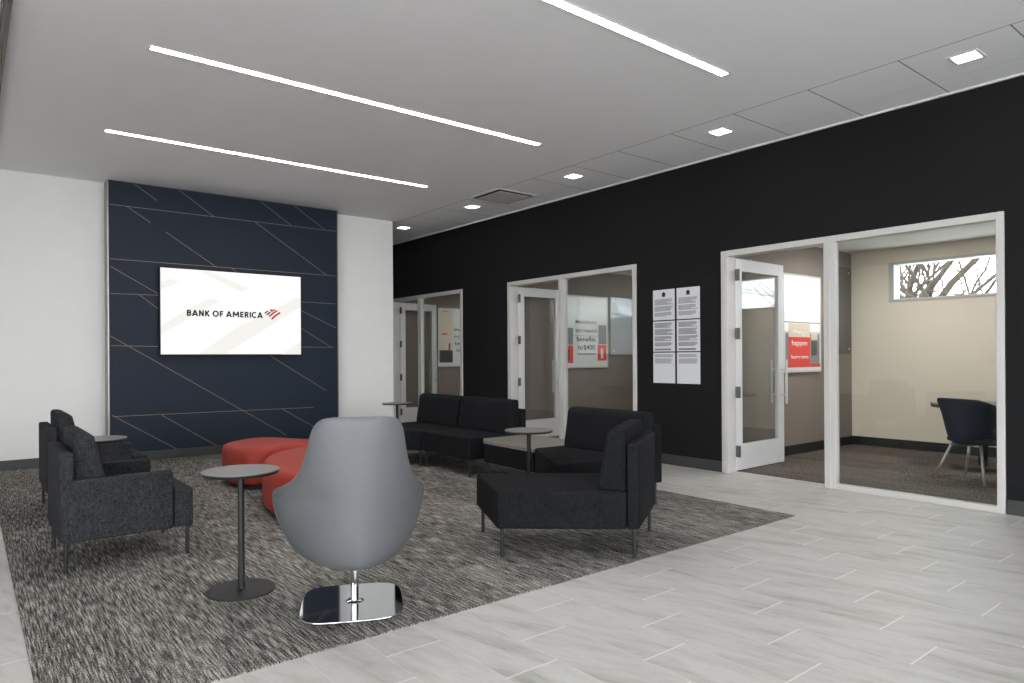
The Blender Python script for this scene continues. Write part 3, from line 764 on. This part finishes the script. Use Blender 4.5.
# side seams
for sx in (-1, 1):
    pts = []; bm = BM()
    for (z, w, yb, d) in ROWS[2:9]:
        s_ = .80; pts.append((sx*(w*math.sin(s_*PI/2) + .001), yb + d*(1 - math.cos(s_*PI/2))**.85 - .001, z))
    tube(bm, pts, .0028, 8); obj('seam_piping', bm, MAT['grey'], t, smooth=True)
bm = BM(); cyl(bm, 0, 0, .02, .204, .0185, 28); obj('post', bm, MAT['chrome'], t, smooth=False, bevel=.001)
bm = BM(); cyl(bm, 0, 0, .0135, .024, .042, 32, .026); obj('collar', bm, MAT['chrome'], t, bevel=.002)
bm = BM(); cyl(bm, 0, 0, .182, .196, .06, 32, .085); obj('seat_plate', bm, MAT['blackmetal'], t)
bm = BM(); prism(bm, [(x - .010, y) for x, y in ring_pts(.224, -.245, .235, 64, 4.4)], 0.0, .0135)
bp = obj('base_plate', bm, MAT['chrome'], t, bevel=.004); bp.rotation_euler = (0, 0, -math.radians(5.5))

# ------------------------------------------------------------------ near office: shell chair and meeting table
t = thing('office_chair', 'navy shell chair on chrome legs in the near office', 'chair', (6.98, 2.18, .004), -math.radians(109))
bm = BM(); grid = []
OR = [(.40, .12, -.13, .22), (.412, .19, -.205, .37), (.445, .232, -.25, .46), (.50, .26, -.272, .50), (.56, .276, -.288, .50), (.615, .276, -.299, .45), (.655, .266, -.306, .35), (.69, .246, -.311, .25), (.72, .215, -.314, .16), (.738, .16, -.314, .10)]
OR = [(.312 + (z - .40)*1.262, w, yb, d) for z, w, yb, d in OR]
for (z, w, yb, d) in OR:
    row = []
    for i in range(NC + 1):
        s_ = -1 + 2*i/NC; row.append(bm.verts.new((w*math.sin(s_*PI/2), yb + d*(1 - math.cos(s_*PI/2))**.85, z)))
    grid.append(row)
for a, b in zip(grid, grid[1:]):
    for i in range(NC): bm.faces.new((a[i], a[i+1], b[i+1], b[i]))
bm.faces.new(grid[0][::-1]); bmesh.ops.recalc_face_normals(bm, faces=bm.faces)
o = obj('shell', bm, MAT['navyfab'], t, smooth=True)
so = o.modifiers.new('solid', 'SOLIDIFY'); so.thickness = .025; so.offset = -1
sb = o.modifiers.new('sub', 'SUBSURF'); sb.levels = 1; sb.render_levels = 2
bm = BM(); prism(bm, ring_pts(.20, -.17, .22, 40, 3.), .345, .385); obj('seat', bm, MAT['navyfab'], t, bevel=.015)
for sx in (-1, 1):
    for (yt, yb_) in ((-.10, -.20), (.12, .20)):
        bm = BM(); tube(bm, [(sx*.13, yt, .325), (sx*.235, yb_, 0)], [.013, .011], 12); obj('leg', bm, MAT['steel'], t, smooth=True)
bm = BM(); tube(bm, [(-.13, -.10, .318), (.13, -.10, .318)], .009); tube(bm, [(-.13, .12, .318), (.13, .12, .318)], .009); obj('leg_frame', bm, MAT['steel'], t, smooth=True)
t = thing('meeting_table', 'round dark edged meeting table behind the navy chair in the near office', 'table', (7.86, 2.38, .004))
bm = BM(); cyl(bm, 0, 0, .607, .628, .445, 64); obj('tabletop', bm, MAT['laminate'], t, bevel=.002)
bm = BM(); cyl(bm, 0, 0, .592, .6065, .44, 64); obj('table_edge', bm, MAT['blackmetal'], t)
bm = BM(); cyl(bm, 0, 0, .02, .592, .04, 28); obj('pole', bm, MAT['blackmetal'], t, smooth=False)
bm = BM(); cyl(bm, 0, 0, 0, .02, .28, 56, .26); obj('base', bm, MAT['blackmetal'], t)

# ------------------------------------------------------------------ bare tree outside the near office window
def tree(x, y, seed, label):
    rg = random.Random(seed); bm = BM()
    def branch(p, d, L, r, depth, up):
        pts, rr = [p], [r]; q = p.copy(); dd = d.copy(); n = 6
        for i in range(n):
            dd = (dd + Vector((rg.uniform(-.2, .2), rg.uniform(-.2, .2), rg.uniform(-.14, .16) + up))).normalized()
            q = q + dd * L/n; pts.append(q.copy()); rr.append(r*(1 - .6*(i + 1)/n))
        tube(bm, pts, rr, 6)
        if depth >= 4: return
        for k in range(5 if depth < 3 else 4):
            i = rg.randint(1, n); ax = Vector((rg.uniform(-1, 1), rg.uniform(-1, 1), rg.uniform(-.6, .9))).normalized()
            branch(pts[i], (dd*.8 + ax*.75).normalized(), L*rg.uniform(.5, .78), max(.007, rr[i]*.6), depth + 1, 0)
    tube(bm, [(0, 0, -.25), (.02, 0, .5), (0, -.03, 1.25)], [.19, .15, .14], 10)
    for k, (dx, dy, dz, L, r) in enumerate([(.1, -1, 1.0, 3.0, .075), (-.2, -1, .72, 3.4, .07), (.2, -1, .45, 3.2, .055), (0, -1, .30, 3.4, .045), (-.1, -.5, 1.0, 2.6, .06), (.1, -.12, 1.0, 2.6, .06),
        (0, .3, 1.0, 2.4, .06), (.2, .8, .8, 2.4, .06), (-.2, 1, .5, 2.4, .05), (.8, -.3, .8, 2.4, .06), (-.8, -.4, .9, 2.0, .05)]):
        branch(Vector((0, -.03, 1.12 + .06*(k % 4))), Vector((dx, dy, dz)).normalized(), L, r, 1, .0)
    o = obj('bare_tree', bm, MAT['bark']); o.location = (x, y, 0)
    tag(o, label, 'tree'); return o
tree(12.8, 5.25, 11, 'bare leafless tree outside the near office window')

# ------------------------------------------------------------------ light, camera, colour
w = bpy.data.worlds.new('overcast'); S.world = w; w.use_nodes = True
bg = w.node_tree.nodes['Background']; bg.inputs[0].default_value = (.90, .95, 1.0, 1); bg.inputs[1].default_value = 4.3
cam = bpy.data.cameras.new('camera'); co = bpy.data.objects.new('camera', cam); COL.objects.link(co); S.camera = co
f, a, v0, roll = 684.075, .6742, 357.2689, -.006
F = Vector((math.sin(a), math.cos(a), 0)); R = Vector((math.cos(a), -math.sin(a), 0)); U = Vector((0, 0, 1))
R2 = R*math.cos(roll) + U*math.sin(roll); U2 = U*math.cos(roll) - R*math.sin(roll)
m = Matrix.Identity(4)
for i in range(3): m[i][0], m[i][1], m[i][2], m[i][3] = R2[i], U2[i], -F[i], CAM[i]
co.matrix_world = m
cam.sensor_width = 36; cam.lens = f/1024*36; cam.shift_y = (v0 - 341.5)/1024; cam.clip_start = .05; cam.clip_end = 200
vs = S.view_settings; S.display_settings.display_device = 'sRGB'
vs.view_transform = 'Standard'; vs.look = 'None'; vs.exposure = EXPO; vs.gamma = 1; vs.use_curve_mapping = False
c = S.cycles; c.use_denoising = True; c.max_bounces = 10; c.diffuse_bounces = 6; c.glossy_bounces = 5; c.transparent_max_bounces = 12; c.sample_clamp_indirect = 6; c.caustics_reflective = False; c.caustics_refractive = False
